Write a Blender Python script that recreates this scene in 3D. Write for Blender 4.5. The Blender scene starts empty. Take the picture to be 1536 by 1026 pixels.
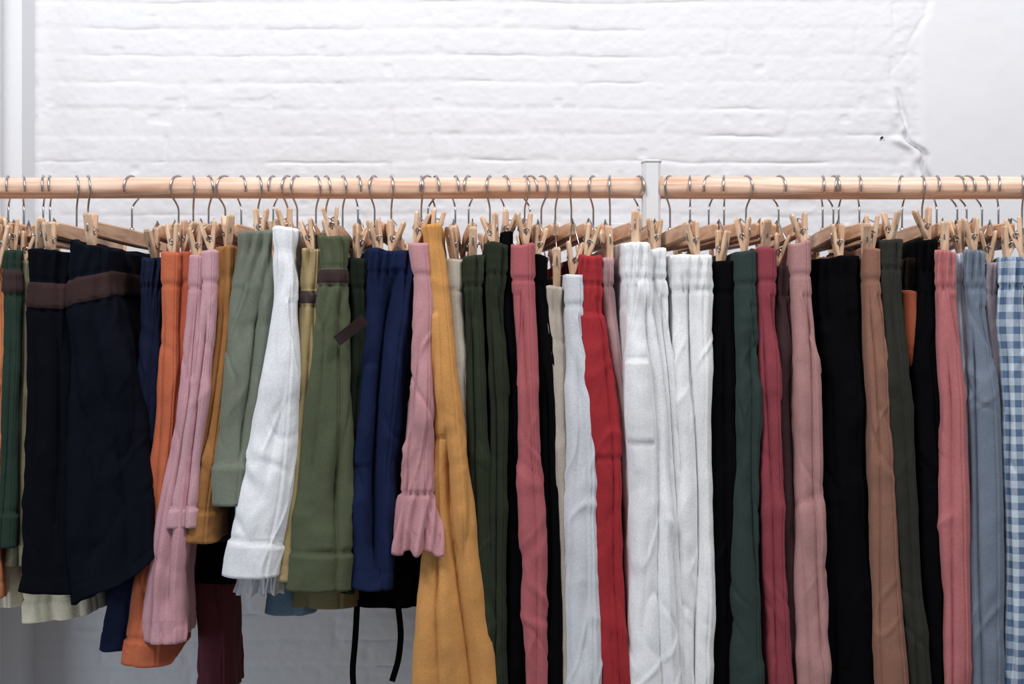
import bpy, math, random
import numpy as np
from mathutils import Vector, Matrix

random.seed(7)
scene = bpy.context.scene
scene.view_settings.view_transform = 'Standard'
scene.view_settings.look = 'None'
scene.view_settings.exposure = 0.0

CAMZ = 1.519; D = 1.8; F = 1800.0
RAILZ = 1.75
WALLY = 0.35

def wx(px, y): return (px-768.0)*(D+y)/F
def wz(py, y): return CAMZ+(513.0-py)*(D+y)/F
def lin(c):
    out = []
    for v in c:
        v = v/255.0
        out.append(v/12.92 if v <= 0.04045 else ((v+0.055)/1.055)**2.4)
    return (*out, 1.0)

# ------------------------------------------------------------ materials
def base_mat(name):
    m = bpy.data.materials.new(name); m.use_nodes = True
    nt = m.node_tree
    return m, nt, nt.nodes['Principled BSDF']

def N(nt, t, **kw):
    n = nt.nodes.new(t)
    for k, v in kw.items(): setattr(n, k, v)
    return n

def cloth(name, rgb, rough=0.95, sheen=0.04, wr=1.0, gingham=None, stripe=None, twill=0.5, desat=0.17, gain=0.94, belt=None):
    m, nt, b = base_mat(name)
    L = nt.links
    c = lin(rgb)
    lum = 0.2126*c[0]+0.7152*c[1]+0.0722*c[2]
    if lum > 0.6: gain = 1.0
    c = tuple((v*(1-desat)+lum*desat)*gain for v in c[:3])+(1,)
    tc = N(nt, 'ShaderNodeTexCoord')
    no = N(nt, 'ShaderNodeTexNoise'); no.inputs['Scale'].default_value = 9; no.inputs['Detail'].default_value = 5
    L.new(tc.outputs['Object'], no.inputs['Vector'])
    ramp = N(nt, 'ShaderNodeMapRange')
    ramp.inputs['From Min'].default_value = 0.3; ramp.inputs['From Max'].default_value = 0.7
    ramp.inputs['To Min'].default_value = 0.92; ramp.inputs['To Max'].default_value = 1.06
    L.new(no.outputs['Fac'], ramp.inputs['Value'])
    fn = N(nt, 'ShaderNodeTexNoise'); fn.inputs['Scale'].default_value = 420; fn.inputs['Detail'].default_value = 2
    L.new(tc.outputs['Object'], fn.inputs['Vector'])
    fr = N(nt, 'ShaderNodeMapRange')
    fr.inputs['From Min'].default_value = 0.3; fr.inputs['From Max'].default_value = 0.7
    fr.inputs['To Min'].default_value = 0.91; fr.inputs['To Max'].default_value = 1.08
    L.new(fn.outputs['Fac'], fr.inputs['Value'])
    mul = N(nt, 'ShaderNodeMath', operation='MULTIPLY')
    L.new(ramp.outputs[0], mul.inputs[0]); L.new(fr.outputs[0], mul.inputs[1])
    vm = N(nt, 'ShaderNodeVectorMath', operation='SCALE')
    L.new(mul.outputs[0], vm.inputs['Scale'])
    if gingham or stripe:
        sep = N(nt, 'ShaderNodeSeparateXYZ'); L.new(tc.outputs['UV'], sep.inputs[0])
        def band(sock, per):
            a = N(nt, 'ShaderNodeMath', operation='MULTIPLY'); a.inputs[1].default_value = 1.0/per
            L.new(sock, a.inputs[0])
            f = N(nt, 'ShaderNodeMath', operation='FRACT'); L.new(a.outputs[0], f.inputs[0])
            g = N(nt, 'ShaderNodeMath', operation='GREATER_THAN'); g.inputs[1].default_value = 0.5
            L.new(f.outputs[0], g.inputs[0]); return g.outputs[0]
        if gingham:
            b1 = band(sep.outputs['X'], 0.019); b2 = band(sep.outputs['Y'], 0.020)
            ad = N(nt, 'ShaderNodeMath', operation='ADD'); L.new(b1, ad.inputs[0]); L.new(b2, ad.inputs[1])
            hf = N(nt, 'ShaderNodeMath', operation='MULTIPLY'); hf.inputs[1].default_value = 0.5
            L.new(ad.outputs[0], hf.inputs[0]); fac = hf.outputs[0]; c2 = lin(gingham)
        else:
            fac = band(sep.outputs['X'], 0.006); c2 = lin(stripe)
        mx = N(nt, 'ShaderNodeMix', data_type='RGBA')
        mx.inputs[6].default_value = c2; mx.inputs[7].default_value = c
        L.new(fac, mx.inputs[0]); L.new(mx.outputs[2], vm.inputs[0])
    elif belt:
        at = N(nt, 'ShaderNodeAttribute'); at.attribute_name = 'belt'
        gt = N(nt, 'ShaderNodeMath', operation='GREATER_THAN'); gt.inputs[1].default_value = 0.0
        L.new(at.outputs['Fac'], gt.inputs[0])
        mx = N(nt, 'ShaderNodeMix', data_type='RGBA')
        mx.inputs[6].default_value = c; mx.inputs[7].default_value = lin(belt)
        L.new(gt.outputs[0], mx.inputs[0]); L.new(mx.outputs[2], vm.inputs[0])
    else:
        vm.inputs[0].default_value = c[:3]
    L.new(vm.outputs[0], b.inputs['Base Color'])
    dark = lum < 0.02
    b.inputs['Roughness'].default_value = rough
    b.inputs['Sheen Weight'].default_value = 0.0 if dark else sheen
    b.inputs['Sheen Roughness'].default_value = 0.5
    b.inputs['Specular IOR Level'].default_value = (0.05 if dark else 0.08) if rough > 0.6 else 0.5
    wv = N(nt, 'ShaderNodeTexWave', bands_direction='DIAGONAL'); wv.inputs['Scale'].default_value = 260
    wv.inputs['Distortion'].default_value = 1.5
    L.new(tc.outputs['UV'], wv.inputs['Vector'])
    mp = N(nt, 'ShaderNodeMapping'); mp.inputs['Scale'].default_value = (14, 9, 8); mp.inputs['Rotation'].default_value = (0.2, 0.35, 0.2)
    L.new(tc.outputs['Object'], mp.inputs['Vector'])
    wn = N(nt, 'ShaderNodeTexNoise'); wn.inputs['Scale'].default_value = 1.2; wn.inputs['Detail'].default_value = 3
    wn.inputs['Distortion'].default_value = 0.8; wn.inputs['Roughness'].default_value = 0.45
    L.new(mp.outputs[0], wn.inputs['Vector'])
    bp = N(nt, 'ShaderNodeBump'); bp.inputs['Strength'].default_value = 0.42*wr; bp.inputs['Distance'].default_value = 0.007
    L.new(wn.outputs['Fac'], bp.inputs['Height'])
    b2_ = N(nt, 'ShaderNodeBump'); b2_.inputs['Strength'].default_value = 0.3*twill; b2_.inputs['Distance'].default_value = 0.0004
    L.new(wv.outputs['Fac'], b2_.inputs['Height']); L.new(bp.outputs[0], b2_.inputs['Normal'])
    b3 = N(nt, 'ShaderNodeBump'); b3.inputs['Strength'].default_value = 0.25; b3.inputs['Distance'].default_value = 0.0005
    L.new(fn.outputs['Fac'], b3.inputs['Height']); L.new(b2_.outputs[0], b3.inputs['Normal'])
    L.new(b3.outputs[0], b.inputs['Normal'])
    return m

def wood(name, c1, c2, scale, rough=0.45):
    m, nt, b = base_mat(name); L = nt.links
    tc = N(nt, 'ShaderNodeTexCoord')
    mp = N(nt, 'ShaderNodeMapping'); mp.inputs['Scale'].default_value = scale
    L.new(tc.outputs['Object'], mp.inputs['Vector'])
    no = N(nt, 'ShaderNodeTexNoise'); no.inputs['Scale'].default_value = 4; no.inputs['Detail'].default_value = 6
    no.inputs['Distortion'].default_value = 0.6
    L.new(mp.outputs[0], no.inputs['Vector'])
    cr = N(nt, 'ShaderNodeValToRGB')
    cr.color_ramp.elements[0].position = 0.35; cr.color_ramp.elements[0].color = lin(c1)
    cr.color_ramp.elements[1].position = 0.65; cr.color_ramp.elements[1].color = lin(c2)
    L.new(no.outputs['Fac'], cr.inputs[0]); L.new(cr.outputs[0], b.inputs['Base Color'])
    b.inputs['Roughness'].default_value = rough
    bp = N(nt, 'ShaderNodeBump'); bp.inputs['Strength'].default_value = 0.15; bp.inputs['Distance'].default_value = 0.001
    L.new(no.outputs['Fac'], bp.inputs['Height']); L.new(bp.outputs[0], b.inputs['Normal'])
    return m

def paint(name, rgb, rough=0.7, bump=0.3, bscale=60):
    m, nt, b = base_mat(name); L = nt.links
    tc = N(nt, 'ShaderNodeTexCoord')
    no = N(nt, 'ShaderNodeTexNoise'); no.inputs['Scale'].default_value = bscale; no.inputs['Detail'].default_value = 8
    no.inputs['Roughness'].default_value = 0.6
    L.new(tc.outputs['Object'], no.inputs['Vector'])
    n2 = N(nt, 'ShaderNodeTexNoise'); n2.inputs['Scale'].default_value = 3; n2.inputs['Detail'].default_value = 6
    L.new(tc.outputs['Object'], n2.inputs['Vector'])
    mr = N(nt, 'ShaderNodeMapRange'); mr.inputs['To Min'].default_value = 0.95; mr.inputs['To Max'].default_value = 1.03
    L.new(n2.outputs['Fac'], mr.inputs['Value'])
    vm = N(nt, 'ShaderNodeVectorMath', operation='SCALE'); vm.inputs[0].default_value = lin(rgb)[:3]
    L.new(mr.outputs[0], vm.inputs['Scale']); L.new(vm.outputs[0], b.inputs['Base Color'])
    b.inputs['Roughness'].default_value = rough
    b.inputs['Specular IOR Level'].default_value = 0.25
    bp = N(nt, 'ShaderNodeBump'); bp.inputs['Strength'].default_value = bump; bp.inputs['Distance'].default_value = 0.0016
    L.new(no.outputs['Fac'], bp.inputs['Height']); L.new(bp.outputs[0], b.inputs['Normal'])
    return m

M_wall = paint('painted_brick', (221, 221, 225), 0.75, 0.32, 70)
M_plaster = paint('plaster', (226, 228, 232), 0.6, 0.08, 20)
M_floor = wood('floor_boards', (128, 118, 108), (156, 144, 132), (1, 14, 1), 0.5)
M_post = paint('white_powder_coat', (216, 218, 222), 0.35, 0.03, 200)
M_pole = wood('pine_pole', (200, 158, 132), (236, 208, 188), (1.6, 30, 30), 0.45)
M_bar = wood('beech_bar', (184, 138, 106), (216, 176, 144), (30, 3, 30), 0.5)
M_pin = wood('beech_clip', (192, 152, 122), (226, 194, 164), (30, 30, 5), 0.5)
M_metal, _nt, _b = base_mat('hook_steel')
_b.inputs['Base Color'].default_value = (0.42, 0.41, 0.41, 1); _b.inputs['Metallic'].default_value = 1.0; _b.inputs['Roughness'].default_value = 0.28
M_dark, _nt, _b = base_mat('dark_hole')
_b.inputs['Base Color'].default_value = (0.02, 0.02, 0.022, 1); _b.inputs['Roughness'].default_value = 0.8
BELT = (58, 43, 43)

# ------------------------------------------------------------ mesh helper
class MB:
    def __init__(s): s.v = []; s.f = []; s.m = []; s.sm = []
    def add(s, vs, fs, mi=0, smooth=False):
        o = len(s.v); s.v += [tuple(p) for p in vs]
        for f in fs:
            s.f.append(tuple(i+o for i in f)); s.m.append(mi); s.sm.append(smooth)
    def tube(s, pts, r, mi=0, n=8, cap=True):
        pts = [Vector(p) for p in pts]; vs = []; fs = []
        t0 = (pts[1]-pts[0]).normalized()
        up = Vector((1, 0, 0)) if abs(t0.x) < 0.9 else Vector((0, 1, 0))
        nrm = t0.cross(up).normalized()
        for i, p in enumerate(pts):
            a = pts[max(i-1, 0)]; b = pts[min(i+1, len(pts)-1)]
            t = (b-a).normalized()
            nrm = (nrm-t*nrm.dot(t)).normalized(); bn = t.cross(nrm)
            rr = r[i] if isinstance(r, (list, tuple)) else r
            for k in range(n):
                an = 2*math.pi*k/n
                vs.append(p+nrm*math.cos(an)*rr+bn*math.sin(an)*rr)
        for i in range(len(pts)-1):
            for k in range(n):
                k2 = (k+1) % n
                fs.append((i*n+k, i*n+k2, (i+1)*n+k2, (i+1)*n+k))
        if cap:
            fs.append(tuple(range(n-1, -1, -1))); fs.append(tuple((len(pts)-1)*n+k for k in range(n)))
        s.add(vs, fs, mi, True)
    def prism(s, prof, mat, mi=0):
        vs = []; fs = []; n = 8
        for (cx, cz, hx, hy) in prof:
            c = min(hx, hy)*0.35
            for (x, y) in [(-hx+c, -hy), (hx-c, -hy), (hx, -hy+c), (hx, hy-c), (hx-c, hy), (-hx+c, hy), (-hx, hy-c), (-hx, -hy+c)]:
                vs.append(mat @ Vector((cx+x, y, cz)))
        R = len(prof)
        for i in range(R-1):
            for k in range(n):
                k2 = (k+1) % n
                fs.append((i*n+k, i*n+k2, (i+1)*n+k2, (i+1)*n+k))
        fs.append(tuple(range(n-1, -1, -1))); fs.append(tuple((R-1)*n+k for k in range(n)))
        s.add(vs, fs, mi, False)
    def box(s, a, b, mi=0, ch=0.002):
        cx, cy = (a[0]+b[0])/2, (a[1]+b[1])/2; hx, hy = (b[0]-a[0])/2, (b[1]-a[1])/2
        M = Matrix.Translation((0, cy, 0))
        s.prism([(cx, a[2], hx-ch, hy-ch), (cx, a[2]+ch, hx, hy), (cx, b[2]-ch, hx, hy), (cx, b[2], hx-ch, hy-ch)], M, mi)
    def build(s, name, mats, loc=(0, 0, 0), parent=None):
        me = bpy.data.meshes.new(name)
        l = Vector(loc)
        me.from_pydata([tuple(Vector(p)-l) for p in s.v], [], s.f)
        for m in mats: me.materials.append(m)
        me.polygons.foreach_set('material_index', s.m)
        me.polygons.foreach_set('use_smooth', s.sm)
        me.update()
        ob = bpy.data.objects.new(name, me); ob.location = loc
        bpy.context.collection.objects.link(ob)
        if parent: ob.parent = parent
        return ob

_G = {}
def vnoise(x, z, sc, seed):
    n = 128
    if seed not in _G: _G[seed] = np.random.RandomState(seed).rand(n, n)
    g = _G[seed]
    u = x*sc+1000.3; v = z*sc+1000.7
    i = np.floor(u).astype(int); j = np.floor(v).astype(int)
    fu = u-i; fv = v-j
    fu = fu*fu*fu*(fu*(fu*6-15)+10); fv = fv*fv*fv*(fv*(fv*6-15)+10)
    a = g[i % n, j % n]; b = g[(i+1) % n, j % n]; c = g[i % n, (j+1) % n]; d = g[(i+1) % n, (j+1) % n]
    return (a*(1-fu)+b*fu)*(1-fv)+(c*(1-fu)+d*fu)*fv

def grid_mesh(name, V, nr, nc, mats, closed=False, uv=None, smooth=True, loc=(0, 0, 0), attr=None):
    me = bpy.data.meshes.new(name)
    i = np.arange(nr-1)[:, None]
    cc = nc if closed else nc-1
    k = np.arange(cc)[None, :]
    k2 = (k+1) % nc
    F_ = np.stack([i*nc+k, i*nc+k2, (i+1)*nc+k2, (i+1)*nc+k], -1).reshape(-1, 4)
    me.vertices.add(len(V)); me.vertices.foreach_set('co', (V-np.array(loc)).astype(np.float32).ravel())
    nf = len(F_)
    me.loops.add(nf*4); me.loops.foreach_set('vertex_index', F_.astype(np.int32).ravel())
    me.polygons.add(nf); me.polygons.foreach_set('loop_start', np.arange(0, nf*4, 4, dtype=np.int32))
    me.polygons.foreach_set('loop_total', np.full(nf, 4, dtype=np.int32))
    for m in mats: me.materials.append(m)
    me.polygons.foreach_set('use_smooth', np.full(nf, smooth))
    if uv is not None:
        ul = me.uv_layers.new(name='UVMap')
        ul.data.foreach_set('uv', uv[F_.ravel()].astype(np.float32).ravel())
    if attr is not None:
        a = me.attributes.new('belt', 'FLOAT', 'POINT'); a.data.foreach_set('value', attr.astype(np.float32).ravel())
    me.update(calc_edges=True); me.validate()
    ob = bpy.data.objects.new(name, me); ob.location = loc
    bpy.context.collection.objects.link(ob)
    return ob

# ------------------------------------------------------------ wall_back (heightfield of painted brick)
xs = np.concatenate([np.linspace(-0.9, 0.98, 620), np.linspace(1.0, 2.6, 30)])
zs = np.concatenate([np.linspace(0, 0.80, 20), np.linspace(0.82, 2.2, 640), np.linspace(2.22, 3.1, 24)])
X, Z = np.meshgrid(xs, zs)
wob = (vnoise(X, Z, 4, 1)-0.5)*0.008+(vnoise(X, Z, 18, 2)-0.5)*0.003+(vnoise(X, Z, 45, 22)-0.5)*0.0025
h = 0.0475; bl = 0.235
zz = (Z+wob+0.012)/h; row = np.floor(zz).astype(int); fz = zz-row
xx = (X+(vnoise(X, Z, 12, 3)-0.5)*0.012)/bl+0.5*(row % 2)+0.13*np.sin(row*2.3); col = np.floor(xx).astype(int); fx = xx-col
dz = np.minimum(fz, 1-fz)*h; dx = np.minimum(fx, 1-fx)*bl
tab = np.random.RandomState(5).rand(257, 257)
br = tab[row % 257, col % 257]
tab2 = np.random.RandomState(6).rand(257, 257)
rowj = np.floor(zz+0.5).astype(int)
jv = tab2[rowj % 257, (np.floor((X+0.07*np.sin(rowj*5.1))/0.17)).astype(int) % 257]
vis = np.clip((vnoise(X, Z, 9, 6)-0.42)*3.2, 0, 1)*np.clip(jv*1.3, 0, 1)
vis2 = np.clip((vnoise(X, Z, 7, 16)-0.5)*3, 0, 1)
edge = np.clip(dz/0.010, 0, 1)*np.clip(dx/0.012, 0, 1); edge = edge*edge*(3-2*edge)
H = (0.25+br)*0.0010*edge
H -= 0.0029*vis*np.exp(-(dz/0.0018)**2)
H -= 0.0014*vis2*np.exp(-(dx/0.003)**2)
H += (vnoise(X, Z, 7, 7)-0.5)*0.0018+(vnoise(X, Z, 25, 8)-0.5)*0.0010+(vnoise(X, Z, 70, 9)-0.5)*0.0008+(vnoise(X, Z, 160, 10)-0.5)*0.0006
chip = np.clip((vnoise(X, Z, 33, 40)-0.86)*8, 0, 1); H -= chip*0.0018
ptsB = [(1392, -400), (1388, 20), (1372, 60), (1338, 110), (1346, 160), (1362, 200), (1380, 232), (1386, 268), (1388, 330), (1390, 1500)]
bx = np.array([wx(p[0], WALLY) for p in ptsB]); bz = np.array([wz(p[1], WALLY) for p in ptsB])
edgeX = np.interp(-Z, -bz, bx)+(vnoise(X*0, Z, 40, 12)-0.5)*0.02
edgeX2 = wx(1384, WALLY)
smoothmask = np.clip((X-np.maximum(edgeX, edgeX2-0.01))/0.012, 0, 1)
Hs = 0.003+(vnoise(X, Z, 6, 13)-0.5)*0.003+(vnoise(X, Z, 40, 14)-0.5)*0.0005
H = H*(1-smoothmask)+Hs*smoothmask
inz = np.clip((Z-wz(300, WALLY))/0.03, 0, 1)*np.clip((wz(130, WALLY)-Z)/0.05, 0, 1)
H -= 0.013*np.exp(-((X-edgeX)/0.0045)**2)*(0.12+0.88*inz)*(0.3+vnoise(X, Z, 30, 15))
H += 0.007*np.exp(-((X-edgeX+0.016)/0.012)**2)*inz*vnoise(X, Z, 45, 19)
V = np.stack([X, WALLY-H, Z], -1).reshape(-1, 3)
grid_mesh('wall_back', V, len(zs), len(xs), [M_wall], loc=(0, WALLY, 0))

b = MB(); b.box((-2.6, 0.25, 0), (wx(52, WALLY), 0.5, 3.1), 0, 0.006); b.build('wall_left', [M_plaster])
b = MB(); b.box((-2.6, 0.236, 0), (wx(2, 0.25), 0.2505, 3.1), 0, 0.003); b.build('trim_1', [M_plaster])
b = MB(); b.box((-2.6, -3.2, -0.05), (2.6, 0.6, 0.0), 0); b.build('floor', [M_floor])
b = MB(); hx, hz = wx(1322, WALLY), wz(207, WALLY)
b.tube([(hx, WALLY-0.006, hz), (hx, WALLY+0.002, hz)], 0.0020, 0, 10); b.build('wall_nail', [M_dark])

# ------------------------------------------------------------ rack
rack = bpy.data.objects.new('clothes_rack', None); bpy.context.collection.objects.link(rack)
def pole(x0, x1, r, name):
    n = 60; b = MB(); pts = []
    for i in range(n+1):
        t = i/n; x = x0+(x1-x0)*t
        pts.append((x, 0, RAILZ+0.0004*math.sin(x*9)))
    b.tube(pts, r, 0, 28); b.build(name, [M_pole], parent=rack)
pcx0, pcx1 = wx(963.5, 0), wx(990, 0)
pole(-1.62, pcx0+0.002, 0.0160, 'pole_left')
pole(pcx1-0.002, 1.62, 0.0168, 'pole_right')
b = MB()
b.box((pcx0, -0.014, 0.0), (pcx1, 0.014, wz(241, -0.014)), 0, 0.0015)
b.box((pcx0-0.0015, -0.0155, wz(243, -0.014)), (pcx1+0.0015, 0.0155, wz(239, -0.014)), 0, 0.001)
b.box((pcx0-0.006, 0.013, RAILZ-0.075), (pcx1-0.002, 0.342, RAILZ-0.045), 0, 0.0015)
b.box((pcx0-0.02, 0.332, RAILZ-0.10), (pcx1+0.01, 0.343, RAILZ-0.02), 0, 0.0015)
b.box((pcx0-0.05, -0.2, 0.0), (pcx1+0.05, 0.2, 0.012), 0, 0.002)
b.build('upright_middle', [M_post], parent=rack)
for nm, x in (('upright_left', -1.62), ('upright_right', 1.62)):
    b = MB(); b.box((x-0.014, -0.014, 0), (x+0.014, 0.014, RAILZ+0.045), 0, 0.0015)
    b.box((x-0.05, -0.2, 0.0), (x+0.05, 0.2, 0.012), 0, 0.002); b.build(nm, [M_post], parent=rack)

# ------------------------------------------------------------ hangers
def hanger(hook_x, tan, pin_drop=0.0, hook_yaw=None, near=0.152, tilt=0.0, yawmode=None):
    b = MB()
    ang = -math.atan(tan)
    R = Matrix.Translation((hook_x, 0, RAILZ)) @ Matrix.Rotation(ang, 4, 'Z')
    hy = hook_yaw if hook_yaw is not None else random.choice([-1, 1])*random.uniform(0.1, 0.55)
    RH = Matrix.Translation((hook_x, 0, RAILZ)) @ Matrix.Rotation(hy, 4, 'Z')
    r = 0.0205; cz = 0.0168-r+0.0013
    sg = random.choice([-1, 1])
    pts = []
    for i in range(22):
        a = math.radians(195-i*(195+38)/21)
        pts.append((0, sg*r*math.cos(a), cz+r*math.sin(a)))
    ly, lz = r*math.cos(math.radians(-38)), cz+r*math.sin(math.radians(-38))
    for t in (0.25, 0.5, 0.75, 1.0):
        yy = ly*(1-t)**1.6; z_ = lz-0.018*t
        pts.append((0, sg*yy, z_))
    pts.append((0, 0, -0.052)); pts.append((0, 0, -0.072))
    b.tube([RH @ Vector(p) for p in pts], 0.0015, 1, 7)
    b.tube([RH @ Vector((0, 0, -0.060)), RH @ Vector((0, 0, -0.0645))], 0.0035, 1, 10)
    T = R @ Matrix.Translation((0, 0, -0.0755)) @ Matrix.Rotation(tilt, 4, 'X') @ Matrix.Rotation(math.pi/2, 4, 'X')
    hl = near-0.010
    rings = [(0, -hl, 0.0035, 0.007), (0, -hl+0.006, 0.0060, 0.0105), (0, -0.03, 0.0065, 0.012), (0, 0.03, 0.0065, 0.012), (0, hl-0.006, 0.0060, 0.0105), (0, hl, 0.0035, 0.007)]
    b.prism(rings, T, 0)
    for s_ in (-1, 1):
        if yawmode is not None and s_ < 0: py_ = yawmode
        else: py_ = random.choice([0.0, 0.3, -0.3, 0.6, -0.6, 1.2, 1.4, -1.0])+random.uniform(-0.15, 0.15)
        ti = random.uniform(-0.25, 0.25)
        zc = -0.091-pin_drop+random.uniform(-0.005, 0.003)
        P = R @ Matrix.Translation((random.uniform(-0.003, 0.003), s_*near, zc)) @ Matrix.Rotation(py_, 4, 'Z') @ Matrix.Rotation(ti, 4, 'Y')
        op = random.uniform(0.12, 0.28)
        for lg in (-1, 1):
            Q = P @ Matrix.Translation((lg*0.0040, 0, 0)) @ Matrix.Rotation(lg*op, 4, 'Y')
            b.prism([(0, -0.032, 0.0012, 0.0042), (0, -0.026, 0.0022, 0.0052), (0, -0.002, 0.0030, 0.0056), (0, 0.014, 0.0028, 0.0056), (0, 0.026, 0.0025, 0.0052), (0, 0.029, 0.0014, 0.0040)], Q, 2)
        co = []
        for i in range(41):
            a = i/40*2*math.pi*4
            co.append(P @ Vector((0.0035*math.cos(a), -0.0085+0.017*i/40, 0.003+0.0035*math.sin(a))))
        b.tube(co, 0.0009, 1, 5)
        bb = [R @ Vector((0, s_*(hl-0.012), -0.066)), R @ Vector((0, s_*(hl-0.002), -0.060)),
              P @ Vector((0.0085, 0, 0.016)), P @ Vector((0.010, 0, 0.004)), P @ Vector((0.0, 0, 0.002)),
              P @ Vector((-0.010, 0, 0.004)), P @ Vector((-0.0085, 0, 0.016)), R @ Vector((0, s_*(hl-0.002), -0.062)), R @ Vector((0, s_*(hl-0.012), -0.084))]
        b.tube(bb, 0.0010, 1, 5)
    return b.build('clip_hanger', [M_bar, M_metal, M_pin], loc=(hook_x, 0, RAILZ))

# ------------------------------------------------------------ garments
UA = np.linspace(-1, 1, 61)
NS = 17
def garment(name, rgb, hook, yn, rows, yb=0.17, style='plain', legs=False, cuff=None, belt=None, bslope=0, split=(), patch=(),
            fold=1.0, ruffle=None, seed=0, tanmax=0.3, pinmode=None, waist=0.04, backw=0.75, seam=0.3, make_hanger=True,
            autosplit=True, lines=(), crease=1.0, hslope=0, tilt=0.0, toptilt=0.0, **mk):
    sd = seed+len(name)*7+int(rows[0][1]) % 97
    rs = np.random.RandomState(sd)
    rows = sorted(rows)
    py = np.array([r[0] for r in rows], float)
    ZT, ZB = wz(py[0], yn), wz(py[-1], yn)
    nr = int((ZT-ZB)/0.0040)+2
    zr = np.linspace(ZT, ZB, nr)
    pyr = 513-(zr-CAMZ)*F/(D+yn)
    xl = np.interp(pyr, py, [r[1] for r in rows]); xr = np.interp(pyr, py, [r[2] for r in rows])
    def sm(a, w=21):
        p = np.pad(a, w//2, mode='edge'); k = np.hanning(w+2)[1:-1]; return np.convolve(p, k/k.sum(), 'valid')
    xl = sm(xl); xr = sm(xr)
    dall = zr[0]-zr
    Xl = (xl-768)*(D+yn)/F; Xr = (xr-768)*(D+yn)/F
    sw = np.clip((dall-0.04)/0.14, 0, 1)
    XC = (Xl+Xr)/2+0.0026*sw*np.sin(dall*7+rs.rand()*6.28)+0.0005*sw*np.sin(dall*19+rs.rand()*6.28)
    HW = np.maximum((Xr-Xl)/2, 0.006)*(1.04+0.06*sw*np.sin(dall*8+rs.rand()*6.28)+0.015*sw*np.sin(dall*23+rs.rand()*6.28))
    xt = XC[0]
    if hook is None: tan = 0.0
    else:
        tan = (wx(hook, 0)-xt)/(0-yn) if yn < -0.05 else 0.0
        tan = max(-tanmax, min(tanmax, tan))
    th = UA*math.pi/2
    nA = len(UA); nB = 17
    ncol = nA+NS+nB+NS
    ku = np.concatenate([UA, np.full(NS, 9.0), np.full(nB, 9.0), np.full(NS, 9.0)])
    ux = np.concatenate([(UA+1)/2, np.ones(NS), np.linspace(1, 0, nB), np.zeros(NS)])
    ks = [rs.randint(4, 8), rs.randint(8, 12), rs.randint(13, 18)]
    am = [0.7, 0.5, 0.12]
    ph = rs.rand(3)*6.28; sl = (rs.rand(3)-0.5)*6; wbp = rs.rand(3)*6.28
    gk = rs.randint(52, 66); gk2 = gk+rs.randint(9, 17)
    L = yb-yn
    split = list(split); lines = list(lines)
    wpx = float(np.mean(xr-xl))
    if autosplit and not split and wpx > 18:
        split.append((rs.uniform(-0.45, 0.45), rs.uniform(0.004, 0.010), py[0]+rs.uniform(40, 160), py[0]+rs.uniform(420, 1200)))
    if autosplit and not lines and wpx > 24 and legs and rs.rand() < 0.8:
        sgn = rs.choice([-1, 1]); p0 = py[0]+rs.uniform(50, 80)
        lines.append((0.1*sgn, p0, 0.95*sgn, p0+rs.uniform(110, 170)))
    sgs = np.sign(np.sin(th)); asn = np.abs(np.sin(th))
    LX = np.zeros((nr, ncol)); LY = LX.copy(); NX = LX.copy(); NY = LX.copy(); SA = LX.copy(); PER = np.zeros((nr, 1))
    for j in range(nr):
        hw = HW[j]; d = dall[j]
        ry = min(max(hw*0.8, 0.010), 0.030, L*0.4)
        hwb = hw*backw; ryb = min(max(hwb, 0.01), 0.05, L*0.4)
        fx_ = hw*sgs*asn**0.85; fy_ = yn+ry*(1-np.cos(th)**0.8)
        t = (np.arange(NS)+1)/(NS+1)
        sy = yn+ry+(L-ry-ryb)*t
        shw = hw+(hwb-hw)*t
        if legs:
            ymid = (yn+yb)/2
            cf = np.clip((d-0.27)/0.12, 0, 1)
            shw = shw*(1-0.8*cf*np.exp(-((sy-ymid)/0.028)**2))
        thb = np.linspace(-1, 1, nB)*math.pi/2
        LX[j] = np.concatenate([fx_, shw, -hwb*np.sin(thb), -shw[::-1]])
        LY[j] = np.concatenate([fy_, sy, yb-ryb*(1-np.cos(thb)), sy[::-1]])
        NX[j] = np.concatenate([np.sin(th), np.ones(NS), -np.sin(thb), -np.ones(NS)])
        NY[j] = np.concatenate([-np.cos(th), np.zeros(NS), np.cos(thb), np.zeros(NS)])
        dd = np.hypot(np.diff(LX[j], append=LX[j, 0]), np.diff(LY[j], append=LY[j, 0]))
        PER[j] = dd.sum(); SA[j] = np.concatenate([[0], np.cumsum(dd)[:-1]])/dd.sum()
    S = SA*PER.mean()+sd*0.37
    d = dall[:, None]; p = pyr[:, None]; hw = HW[:, None]; KU = np.broadcast_to(ku, (nr, ncol)); z = zr[:, None]
    Zg = z+0*S
    f = np.zeros((nr, ncol))
    for q in range(3):
        wb = 0.8*np.sin(d*5+wbp[q])+0.3*np.sin(d*13+wbp[q]*2)
        f += am[q]*np.cos(2*math.pi*ks[q]*SA+ph[q]+sl[q]*d+wb)
    g = np.sqrt(np.abs(f)+0.04)-0.7
    M = np.clip((vnoise(S, Zg*0.45, 14, 51+sd % 7)-0.3)*2.2, 0.08, 1)
    amp = fold*np.minimum(0.0105, 0.42*hw)*(0.2+0.8*np.minimum(1, d/0.16))
    off = amp*g*M
    szf = np.minimum(1, hw/0.018)
    grow = np.clip((d-0.015)/0.07, 0.1, 1)
    wa = vnoise(S, Zg, 11, 61)-0.5; wb_ = vnoise(S, Zg, 13, 62)-0.5
    off += fold*szf*grow*0.0058*(vnoise(S+0.03*wa, (Zg+0.05*wb_)*0.55, 26, 63)-0.5)
    off += fold*szf*grow*0.0014*(vnoise(S+0.02*wa, (Zg+0.03*wb_)*0.8, 60, 64)-0.5)
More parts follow.
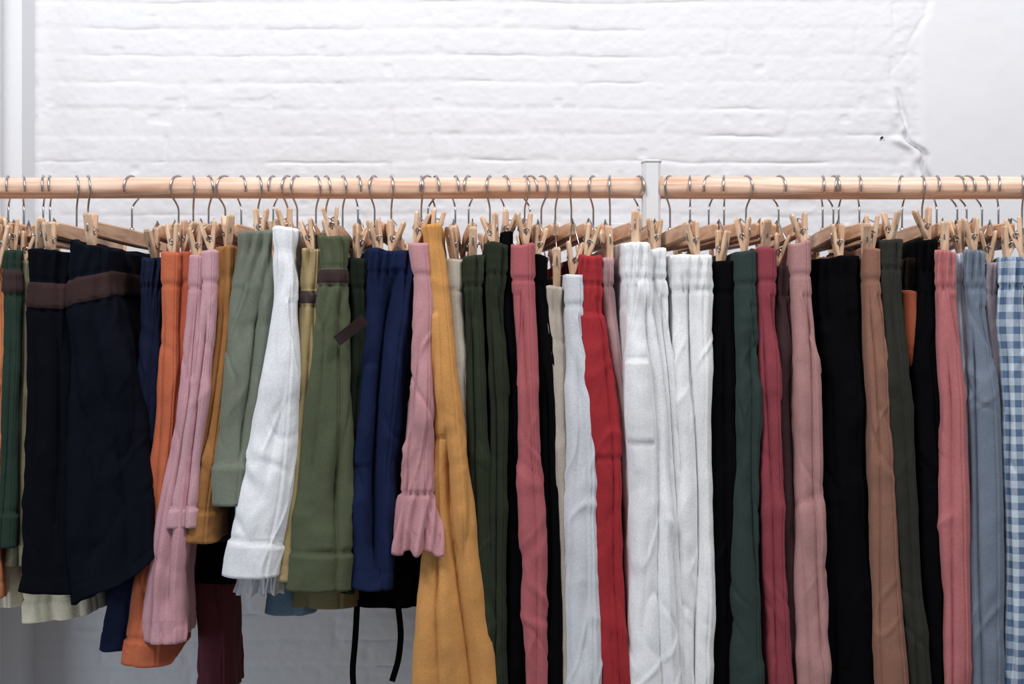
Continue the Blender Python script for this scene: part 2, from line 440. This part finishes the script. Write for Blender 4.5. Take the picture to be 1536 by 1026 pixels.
    for (al, sd2) in ((0.45, 65), (-0.6, 66), (0.1, 67)):
        c_, s_ = math.cos(al), math.sin(al)
        A_ = (S+0.05*wa)*c_-(Zg+0.05*wb_)*s_; B_ = ((S+0.05*wa)*s_+(Zg+0.05*wb_)*c_)*0.28
        rn = vnoise(A_, B_, 30, sd2)
        rid = np.clip(1-np.abs(2*rn-1)*2.6, 0, 1)
        msk = np.clip((vnoise(S, Zg, 9, sd2+10)-0.46)*4, 0, 1)
        off += crease*szf*grow*0.0022*msk*rid**1.5*(1 if al > 0 else -1)
    if style == 'elastic':
        e = np.exp(-(np.maximum(0, d-waist*0.7)/0.035)**2)
        gg = np.cos(2*math.pi*gk*SA+ph[2]+0.8*np.sin(d*60))*0.6+np.cos(2*math.pi*gk2*SA+d*30)*0.4
        off = off*(1-0.8*e)+0.0036*e*gg*(0.4+1.2*vnoise(S, Zg*0.3, 60, 70))
        off = off+np.where(d < waist, 0.0009*np.abs(np.sin(math.pi*d/(waist/3))), 0)
        off = off-0.0020*np.exp(-((d-waist)/0.003)**2)
    elif style == 'band':
        e = np.where(d < waist, 1, np.exp(-((d-waist)/0.03)**2))
        off = off*(1-0.65*e)+np.where(d < waist, 0.0012, 0)
        off = off-0.0022*np.exp(-((d-waist-0.002)/0.0025)**2)
    elif style == 'paper':
        e = np.exp(-(d/0.035)**2)
        gg = np.cos(2*math.pi*(gk*0.62)*SA+ph[2]+2.0*d*20)*0.7+np.cos(2*math.pi*gk2*0.8*SA)*0.3
        off = off+0.0054*e*gg*(0.4+1.1*vnoise(S, Zg*0.3, 40, 71))-0.003*np.exp(-((d-waist)/0.010)**2)
        e2 = np.exp(-((d-waist)/0.05)**2)
        off = off*(1-0.4*e2)+0.0028*e2*np.cos(2*math.pi*gk*0.7*SA+ph[0])
    pt = p+hslope*np.where(KU < 5, KU, 0)
    if cuff is not None:
        off = off*np.where(pt > cuff-8, 0.6, 1)
        off = off+0.0026*np.clip((pt-cuff)/3.0, 0, 1)-0.0020*np.exp(-((pt-cuff+2)/2.0)**2)
    if cuff is None and ruffle is None and not legs:
        off = off-0.0010*np.exp(-((p-(py[-1]-26))/2.0)**2)
    if ruffle is not None:
        rr = np.clip((p-ruffle)/75, 0, 1)
        rm = np.where(p > ruffle, 1, 0)*np.where(KU < 5, 1, 0.35)
        gm = (np.cos(2*math.pi*50*SA+ph[0]+4*vnoise(S, Zg*0.3, 20, 91))*0.6+np.cos(2*math.pi*29*SA+ph[1]+d*8)*0.5)
        off = off*np.where(p > ruffle, 0.5, 1)+rm*((0.0018+0.0055*rr)*gm+0.004*rr)
        off = off+0.0014*np.exp(-((p-ruffle)/26)**2)*np.cos(2*math.pi*70*SA)*np.where(KU < 5, 1, 0)
        off = off-0.003*np.exp(-((p-ruffle)/3.0)**2)
    for (u0, dep, p0, p1) in split:
        w_ = np.clip((p-p0)/60, 0, 1)*np.clip((p1-p)/60, 0, 1)
        uc = u0+0.14*np.sin(p/110.0+ph[1])
        du = KU-uc
        prof = np.where(du > 0, np.exp(-np.abs(du)/0.09), np.exp(-np.abs(du)/0.30))
        off = off-dep*w_*np.where(KU > 5, 0, prof)
    for (u0, p0, u1, p1) in lines:
        t = np.clip((p-p0)/(p1-p0), 0, 1); uc = u0+(u1-u0)*t**1.4
        ins = (p > p0) & (p < p1) & (KU < 5)
        sd_ = np.sign(u1)*(KU-uc)
        off = off+np.where(ins, -0.0018*np.exp(-(sd_/0.035)**2)+0.0016*np.exp(-((sd_+0.08)/0.06)**2)-0.0014*(sd_ > 0), 0)
    for (u0, u1, p0, p1) in patch:
        mu = np.clip((KU-u0)/0.05, 0, 1)*np.clip((u1-KU)/0.05, 0, 1)*np.clip((p-p0)/3, 0, 1)*np.clip((p1-p)/3, 0, 1)
        off = off+0.0024*mu
        ins = (KU > u0) & (KU < u1)
        off = off-np.where(ins, 0.0014*(np.exp(-((p-p1-2)/2)**2)+np.exp(-((p-p0+2)/2)**2)), 0)
    att = None
    if belt is not None:
        pb = p+bslope*np.where(KU < 5, KU, np.where(NX > 0, 1.0, -1.0))
        att = np.minimum(pb-belt[0], belt[1]-pb)+0*S
        bw = np.clip(att/1.5, 0, 1)
        off = off*(1-0.6*bw)+0.0026*bw-0.0015*np.exp(-((att+3)/3)**2)
    off = off-0.0012*np.exp(-((KU-seam)/0.03)**2)+0.0007*np.exp(-((KU-seam-0.09)/0.05)**2)
    PX = LX+NX*off; PY = LY+NY*off
    VV = np.zeros((nr, ncol, 3)); UV = np.zeros((nr, ncol, 2))
    VV[:, :, 0] = XC[:, None]+PX+(PY-yn)*tan
    VV[:, :, 1] = PY
    VV[:, :, 2] = Zg
    ew = 0.003*(vnoise(S, Zg*0, 40, 80)-0.5)
    VV[:, :, 2] += ew*np.exp(-((z-ZB)/0.02)**2)+ew*2.2*np.exp(-((z-ZT)/0.012)**2)
    if ruffle is not None: VV[:, :, 2] += 0.004*rr*np.cos(2*math.pi*29*SA+ph[1])*np.where(KU < 5, 1, 0)
    if tilt: VV[:, :, 2] += tilt*(d/dall[-1])**3*(ux[None, :]**1.5)
    if toptilt: VV[:, :, 2] += toptilt*(1-np.minimum(1, d/0.1))*(ux[None, :]-0.5)
    UV[:, :, 0] = SA*PER; UV[:, :, 1] = Zg
    def ring(base, k, dz, XCc):
        r_ = base.copy()
        mx = XCc + (base[:, 1]-yn)*tan
        r_[:, 0] = mx+(base[:, 0]-mx)*k
        yc = (yn+yb)/2; r_[:, 1] = yc+(base[:, 1]-yc)*(1-(1-k)*0.12); r_[:, 2] += dz
        return r_
    bot = [ring(VV[-1], 0.96, -0.0004, XC[-1]), ring(VV[-1], 0.88, 0.004, XC[-1]), ring(VV[-1], 0.84, 0.03, XC[-1])]
    top = [ring(VV[0], 0.55, -0.02, XC[0]), ring(VV[0], 0.6, -0.003, XC[0]), ring(VV[0], 0.8, 0.0012, XC[0])]
    VV = np.concatenate([np.array(top), VV, np.array(bot)], 0)
    UV = np.concatenate([UV[:1]]*3+[UV]+[UV[-1:]]*3, 0)
    nrt = nr+6
    if att is not None: att = np.concatenate([att[:1]]*3+[att]+[att[-1:]]*3, 0)[:, ::-1]
    mats = [cloth(name+'_cloth', rgb, belt=BELT if belt is not None else None, **mk)]
    VVf = VV[:, ::-1, :]; UVf = UV[:, ::-1, :]
    loc = (xt-yn*tan, 0, ZT)
    ob = grid_mesh(name, VVf.reshape(-1, 3), nrt, ncol, mats, True, UVf.reshape(-1, 2), True, loc=loc, attr=att)
    if hook is not None and make_hanger:
        near = min(0.158, -yn-0.014) if yn < -0.1 else 0.14
        top_rel = RAILZ-ZT
        drop = max(-0.016, min(0.035, top_rel-0.108))
        hanger(xt-yn*tan, tan, drop, near=near, yawmode=pinmode)
    return ob

def ribbon(name, rgb, pts, y, w, parent=None):
    b = MB(); P = [Vector((wx(p[0], y), y+(p[2] if len(p) > 2 else 0), wz(p[1], y))) for p in pts]
    Q = []
    for i in range(len(P)-1):
        for t in (0, 0.25, 0.5, 0.75):
            Q.append(P[i].lerp(P[i+1], t))
    Q.append(P[-1])
    for _ in range(2): Q = [Q[0]]+[(Q[i-1]+Q[i]*2+Q[i+1])/4 for i in range(1, len(Q)-1)]+[Q[-1]]
    vs = []; fs = []
    for i, p in enumerate(Q):
        t = (Q[min(i+1, len(Q)-1)]-Q[max(i-1, 0)]).normalized()
        side = t.cross(Vector((0.25*math.sin(i*0.5), -1, 0))).normalized()
        nn = side.cross(t).normalized()*0.0008
        for q in (side*w/2+nn, -side*w/2+nn, -side*w/2-nn, side*w/2-nn): vs.append(p+q)
    for i in range(len(Q)-1):
        for k in range(4):
            k2 = (k+1) % 4; fs.append((i*4+k, i*4+k2, i*4+4+k2, i*4+4+k))
    fs.append((3, 2, 1, 0)); n = len(Q)*4; fs.append((n-4, n-3, n-2, n-1))
    b.add(vs, fs, 0, False)
    ob = b.build(name, [cloth(name+'_cloth', rgb, 0.8, 0.1, 0.1)])
    if parent:
        ob.parent = parent; ob.matrix_parent_inverse = Matrix.Translation(parent.location).inverted()
    return ob

BLK = (9, 9, 13); NVY = (11, 13, 21)
# ---- left group (shorts and cropped pieces); garments further along the rail continue past the frame
garment('grey_shorts', (120, 122, 128), -150, -0.15, [(380, -240, -185), (860, -240, -170)], style='band')
garment('black_shorts', BLK, -90, -0.15, [(380, -175, -110), (860, -175, -110)], style='band')
garment('blue_shorts', (60, 76, 110), -50, -0.15, [(380, -100, -60), (860, -110, -62)], style='band')
garment('brown_shorts', (110, 84, 66), -20, -0.15, [(380, -58, -26), (870, -60, -36)], style='band')
garment('orange_shorts', (200, 118, 66), 12, -0.15, [(375, -22, 8), (500, -26, 11), (700, -30, 8), (900, -34, 2)], style='band')
garment('green_shorts', (36, 56, 46), 36, -0.155, [(375, 2, 30), (440, 4, 32), (600, 2, 26), (822, -6, 24)], style='elastic', belt=(405, 440), cuff=770)
garment('olive_shorts', (150, 142, 108), 65, -0.14, [(392, 28, 46), (520, 27, 44), (700, 20, 42), (850, 10, 40)], style='band')
garment('cream_shorts', (232, 220, 188), None, -0.10, [(420, 25, 60), (700, 14, 110), (938, 28, 134)], yb=0.08, cuff=905, fold=1.6, tilt=0.02)
garment('cream_skirt', (234, 222, 194), None, -0.10, [(420, -30, 6), (700, -30, 14), (912, -40, 28)], yb=0.08, fold=1.5)
garment('black_shorts', NVY, 132, -0.168, [(376, 42, 98), (425, 40, 102), (460, 36, 100), (600, 30, 104), (760, 26, 112), (892, 22, 122)], style='paper', waist=0.05,
        belt=(424, 462), bslope=-3, pinmode=1.35, split=[(0.15, 0.010, 470, 900), (-0.5, 0.006, 480, 760)], fold=1.2)
garment('navy_shorts', (14, 17, 28), 198, -0.174, [(366, 104, 158), (405, 97, 157), (450, 94, 160), (600, 90, 190), (700, 90, 206), (830, 92, 222), (915, 96, 226)], style='paper', waist=0.05,
        belt=(414, 452), bslope=14, pinmode=1.35, tanmax=0.3, split=[(-0.3, 0.009, 470, 900), (0.2, 0.008, 480, 960), (0.6, 0.006, 560, 960)], backw=0.7, tilt=0.075, fold=1.2, toptilt=-0.012)
garment('black_skirt', BLK, None, 0.0, [(385, 166, 214), (600, 172, 216), (760, 168, 214), (905, 140, 205)], yb=0.15)
garment('indigo_trousers', (28, 35, 62), 268, -0.13, [(386, 214, 241), (500, 204, 240), (620, 196, 236), (720, 190, 232), (850, 168, 214), (978, 142, 194)], style='elastic', yb=0.08)
garment('orange_culottes', (200, 98, 54), 290, -0.145, [(380, 241, 270), (480, 240, 268), (600, 228, 264), (740, 214, 258), (870, 194, 250), (1000, 178, 252)], style='band', cuff=962, crease=1.4, yb=0.05)
garment('rust_trousers', (202, 92, 58), 313, -0.135, [(376, 266, 290), (480, 266, 290), (600, 250, 282), (800, 236, 262), (900, 232, 258)], style='band')
garment('pink_cropped_trousers', (200, 144, 154), 338, -0.160, [(384, 284, 303), (470, 278, 300), (600, 260, 292), (760, 230, 276), (900, 217, 270), (966, 215, 276)], style='band', split=[(0.2, 0.008, 450, 960)], crease=1.3, yb=-0.04, backw=0.5)
garment('pink_shorts', (204, 152, 162), 362, -0.160, [(375, 301, 323), (480, 300, 322), (600, 284, 310), (700, 268, 296), (792, 248, 286)], style='band', cuff=762, crease=1.3, yb=0.05)
garment('ochre_shorts', (164, 107, 44), 387, -0.150, [(370, 324, 356), (480, 322, 352), (600, 312, 342), (765, 276, 322), (815, 266, 318)], style='paper', cuff=768)
garment('maroon_trousers', (100, 46, 56), None, 0.0, [(430, 330, 362), (700, 280, 350), (850, 266, 346), (940, 298, 346), (1045, 300, 348)], yb=0.13)
garment('black_skirt', BLK, None, -0.05, [(500, 330, 360), (800, 272, 352), (876, 262, 352)], yb=-0.005)
garment('dark_green_shorts', (44, 54, 48), None, -0.08, [(480, 352, 372), (700, 322, 356), (812, 318, 352)], yb=0.08)
garment('sage_shorts', (114, 121, 105), 410, -0.166, [(348, 362, 410), (400, 352, 412), (440, 344, 410), (560, 334, 398), (700, 318, 372), (760, 318, 364)], style='paper', waist=0.022,
        cuff=698, split=[(0.25, 0.018, 430, 700)], lines=[(-0.2, 430, -0.9, 540)], fold=1.1)
garment('white_shorts', (228, 229, 233), 446, -0.175, [(342, 408, 443), (400, 412, 440), (440, 406, 444), (520, 394, 447), (640, 378, 444), (760, 354, 436), (868, 338, 414)], style='paper', waist=0.03,
        cuff=816, hslope=-6, split=[(0.1, 0.007, 560, 760)], lines=[(0.2, 450, 0.95, 600)], crease=1.2)
garment('white_ruffle_top', (220, 222, 228), None, -0.10, [(500, 410, 436), (800, 372, 420), (892, 350, 412)], yb=0.1, ruffle=850)
garment('light_blue_skirt', (118, 158, 190), None, 0.0, [(500, 420, 452), (800, 410, 460), (924, 392, 468)], yb=0.11)
garment('gold_satin_trousers', (168, 144, 88), 474, -0.160, [(375, 452, 481), (440, 453, 480), (600, 446, 472), (760, 428, 464), (874, 412, 444)], style='paper', belt=(436, 455), rough=0.38, sheen=0, wr=0.7, waist=0.065)
og = garment('olive_green_shorts', (82, 89, 63), 489, -0.174, [(352, 478, 520), (405, 484, 520), (430, 476, 522), (600, 458, 522), (760, 444, 526), (888, 434, 524)], style='paper', waist=0.055,
        belt=(404, 424), cuff=832, split=[(0.3, 0.010, 440, 800), (-0.4, 0.006, 440, 760)], crease=1.2)
ribbon('belt_tail', (48, 34, 36), [(548, 478), (528, 494), (505, 512)], -0.186, 0.015, og)
garment('khaki_skirt', (130, 122, 82), None, -0.04, [(500, 470, 510), (800, 450, 530), (914, 428, 532)], yb=0.11)
garment('forest_shorts', (32, 40, 30), 537, -0.155, [(388, 524, 556), (500, 522, 552), (700, 516, 545), (892, 512, 536)], style='elastic')
garment('royal_navy_shorts', (26, 36, 70), 562, -0.172, [(374, 556, 630), (420, 552, 630), (540, 546, 614), (700, 530, 600), (886, 525, 584)], style='elastic', waist=0.03,
        split=[(0.05, 0.028, 400, 880)], patch=[(-0.8, -0.15, 548, 700)], crease=1.3)
garment('grey_shorts', (90, 92, 98), None, -0.10, [(520, 598, 626), (700, 586, 606), (812, 574, 600)], yb=0.05)
bs = garment('black_culottes', BLK, None, 0.0, [(430, 566, 630), (700, 566, 640), (912, 522, 632)], yb=0.15)
ribbon('tie_strap', BLK, [(536, 900), (533, 960), (528, 1010), (534, 1060)], -0.01, 0.009, bs)
ribbon('tie_strap_short', BLK, [(596, 900), (602, 950), (598, 990), (588, 1022)], -0.01, 0.009, bs)
garment('pink_ruffle_shorts', (198, 138, 144), 632, -0.180, [(364, 612, 642), (420, 622, 650), (500, 622, 650), (620, 610, 650), (735, 602, 652), (765, 597, 659), (830, 590, 671)], style='band', ruffle=742, fold=1.1, crease=1.4)
garment('mustard_trousers', (212, 145, 60), 653, -0.178, [(338, 634, 664), (400, 640, 668), (500, 650, 680), (640, 650, 698), (780, 645, 714), (900, 632, 732), (1026, 622, 748), (1300, 610, 775)], style='paper', waist=0.02,
        split=[(0.1, 0.022, 640, 1400), (-0.45, 0.006, 500, 1300)], patch=[(-0.9, -0.1, 470, 655)], tanmax=0.2, crease=1.2)
# ---- long trousers (right group)
def T(name, rgb, hook, yn, top, mid, bot, **k):
    ex = [(1300, bot[0]+(bot[0]-mid[1])*0.3, bot[1]+(bot[1]-mid[2])*0.3)]
    return garment(name, rgb, hook, yn, [top, (top[0]+55, top[1]-1, top[2]+1), mid, (1026, bot[0], bot[1])]+ex, legs=True, **k)
T('cream_trousers', (204, 194, 176), 683, -0.150, (388, 667, 692), (600, 676, 706), (690, 716), style='band')
T('beige_trousers', (190, 180, 164), None, -0.130, (392, 690, 702), (600, 694, 712), (706, 724), style='band')
T('olive_trousers', (46, 54, 38), 703, -0.160, (384, 698, 722), (600, 704, 734), (716, 748), style='elastic')
T('dark_olive_trousers', (42, 48, 34), 735, -0.162, (366, 730, 756), (600, 733, 760), (738, 764), style='elastic')
T('black_trousers', BLK, 757, -0.150, (350, 752, 768), (600, 760, 784), (758, 790), style='band')
T('rose_trousers', (182, 90, 96), 787, -0.166, (366, 768, 800), (600, 780, 812), (784, 818), style='band', waist=0.045)
T('black_trousers', BLK, 795, -0.150, (384, 799, 820), (600, 810, 838), (816, 848), style='elastic', seed=3)
T('taupe_trousers', (180, 168, 152), 812, -0.152, (430, 821, 853), (600, 832, 856), (842, 862), style='paper', waist=0.03)
T('pale_grey_trousers', (204, 206, 212), 833, -0.166, (410, 851, 877), (600, 849, 896), (856, 906), style='band', wr=0.8, fold=0.7)
T('red_trousers', (172, 34, 44), 857, -0.168, (382, 874, 902), (600, 882, 930), (904, 946), style='elastic', patch=[(-0.9, 0.9, 470, 686)], split=[(0.25, 0.007, 500, 1400)])
T('dusty_pink_trousers', (194, 152, 154), 890, -0.150, (385, 903, 921), (600, 928, 946), (945, 966), style='elastic')
T('white_trousers', (232, 232, 235), 915, -0.176, (362, 942, 976), (600, 938, 1002), (952, 1024), style='elastic', split=[(0.3, 0.014, 440, 1400)], patch=[(-0.75, 0.15, 540, 664)], waist=0.05, fold=0.8)
T('white_trousers', (230, 230, 233), 958, -0.160, (374, 974, 1000), (600, 990, 1014), (1020, 1046), style='elastic', seed=5, fold=0.8)
T('white_wide_trousers', (231, 230, 231), 1005, -0.168, (380, 1012, 1070), (600, 1014, 1072), (1024, 1070), style='elastic', split=[(0.0, 0.018, 400, 1400)], waist=0.05, fold=0.8)
T('black_trousers', BLK, 1035, -0.155, (392, 1074, 1104), (600, 1072, 1110), (1066, 1114), style='band', seed=7)
T('teal_green_trousers', (48, 64, 60), 1063, -0.166, (378, 1107, 1135), (600, 1105, 1142), (1108, 1150), style='band')
T('crimson_trousers', (152, 60, 72), 1086, -0.164, (374, 1139, 1166), (600, 1140, 1172), (1160, 1196), style='band')
T('maroon_brown_trousers', (80, 54, 56), 1119, -0.148, (398, 1166, 1190), (600, 1170, 1196), (1182, 1208), style='elastic')
T('dusty_rose_trousers', (184, 130, 128), 1168, -0.168, (364, 1189, 1216), (600, 1192, 1234), (1204, 1250), style='band', lines=[(0.0, 440, 0.95, 560)])
T('black_wide_trousers', BLK, 1234, -0.152, (386, 1224, 1300), (600, 1228, 1308), (1240, 1328), style='paper', waist=0.03)
T('terracotta_trousers', (150, 102, 82), 1250, -0.164, (372, 1300, 1322), (600, 1306, 1338), (1322, 1368), style='band')
T('charcoal_olive_trousers', (50, 49, 43), 1289, -0.166, (358, 1324, 1352), (600, 1334, 1374), (1362, 1398), style='elastic', split=[(0.0, 0.006, 430, 1400)])
T('dark_brown_trousers', (46, 34, 30), None, -0.135, (388, 1350, 1384), (600, 1354, 1386), (1370, 1400), style='elastic')
garment('burnt_orange_shorts', (176, 84, 46), None, -0.145, [(438, 1356, 1384), (500, 1358, 1384), (550, 1362, 1384)], yb=-0.1, style='plain')
T('black_trousers', BLK, 1353, -0.155, (360, 1380, 1408), (600, 1376, 1420), (1390, 1424), style='elastic', seed=9)
T('salmon_trousers', (194, 108, 110), 1383, -0.168, (376, 1407, 1434), (600, 1413, 1456), (1418, 1456), style='elastic', fold=0.6, waist=0.05)
T('striped_trousers', (170, 180, 200), 1405, -0.150, (380, 1432, 1450), (600, 1446, 1462), (1448, 1464), style='elastic', stripe=(216, 220, 228))
T('steel_blue_trousers', (116, 128, 146), 1436, -0.168, (377, 1451, 1477), (600, 1453, 1500), (1458, 1510), style='elastic', fold=0.6, waist=0.05)
T('mauve_trousers', (166, 150, 160), 1475, -0.150, (396, 1479, 1497), (600, 1490, 1508), (1500, 1516), style='elastic')
T('gingham_trousers', (88, 116, 152), 1507, -0.168, (385, 1500, 1534), (600, 1502, 1548), (1508, 1562), style='elastic', gingham=(196, 206, 218), fold=0.6)
T('cream_trousers', (200, 190, 172), 1565, -0.155, (385, 1560, 1600), (600, 1560, 1606), (1570, 1612), style='elastic')
T('black_trousers', BLK, 1600, -0.155, (385, 1612, 1660), (600, 1612, 1664), (1620, 1670), style='elastic', seed=13)

for hxp in (75, 115, 432, 514, 587, 642, 1258, 1450, 1533):
    hanger(wx(hxp, 0), random.uniform(-0.08, 0.08), random.uniform(-0.004, 0.006))

# ------------------------------------------------------------ lights
def area(name, loc, target, sx, sy, power, col):
    l = bpy.data.lights.new(name, 'AREA'); l.shape = 'RECTANGLE'; l.size = sx; l.size_y = sy; l.energy = power; l.color = col
    o = bpy.data.objects.new(name, l); o.location = loc
    o.rotation_euler = (Vector(target)-Vector(loc)).to_track_quat('-Z', 'Y').to_euler()
    bpy.context.collection.objects.link(o)
area('ceiling_lamp', (-0.75, -1.15, 3.15), (-0.2, 0.25, 1.6), 0.7, 0.4, 33, (1.0, 0.98, 0.965))
area('ceiling_lamp', (1.05, -1.15, 3.15), (0.3, 0.25, 1.6), 0.7, 0.4, 30, (1.0, 0.985, 0.97))
# added fill, unseen on the left, low and cool, to brighten the lower wall
area('low_fill_light', (-2.5, -1.5, 0.95), (-0.4, 0.35, 0.95), 1.0, 1.1, 15, (0.78, 0.90, 1.0))
w = bpy.data.worlds.new('World'); scene.world = w; w.use_nodes = True
w.node_tree.nodes['Background'].inputs[0].default_value = (0.74, 0.86, 1.0, 1)
w.node_tree.nodes['Background'].inputs[1].default_value = 0.27

cam = bpy.data.cameras.new('Camera'); co = bpy.data.objects.new('Camera', cam)
co.location = (0, -D, CAMZ); co.rotation_euler = (math.pi/2, 0, 0)
cam.sensor_width = 36; cam.lens = F/1536*36; cam.clip_start = 0.05
bpy.context.collection.objects.link(co); scene.camera = co
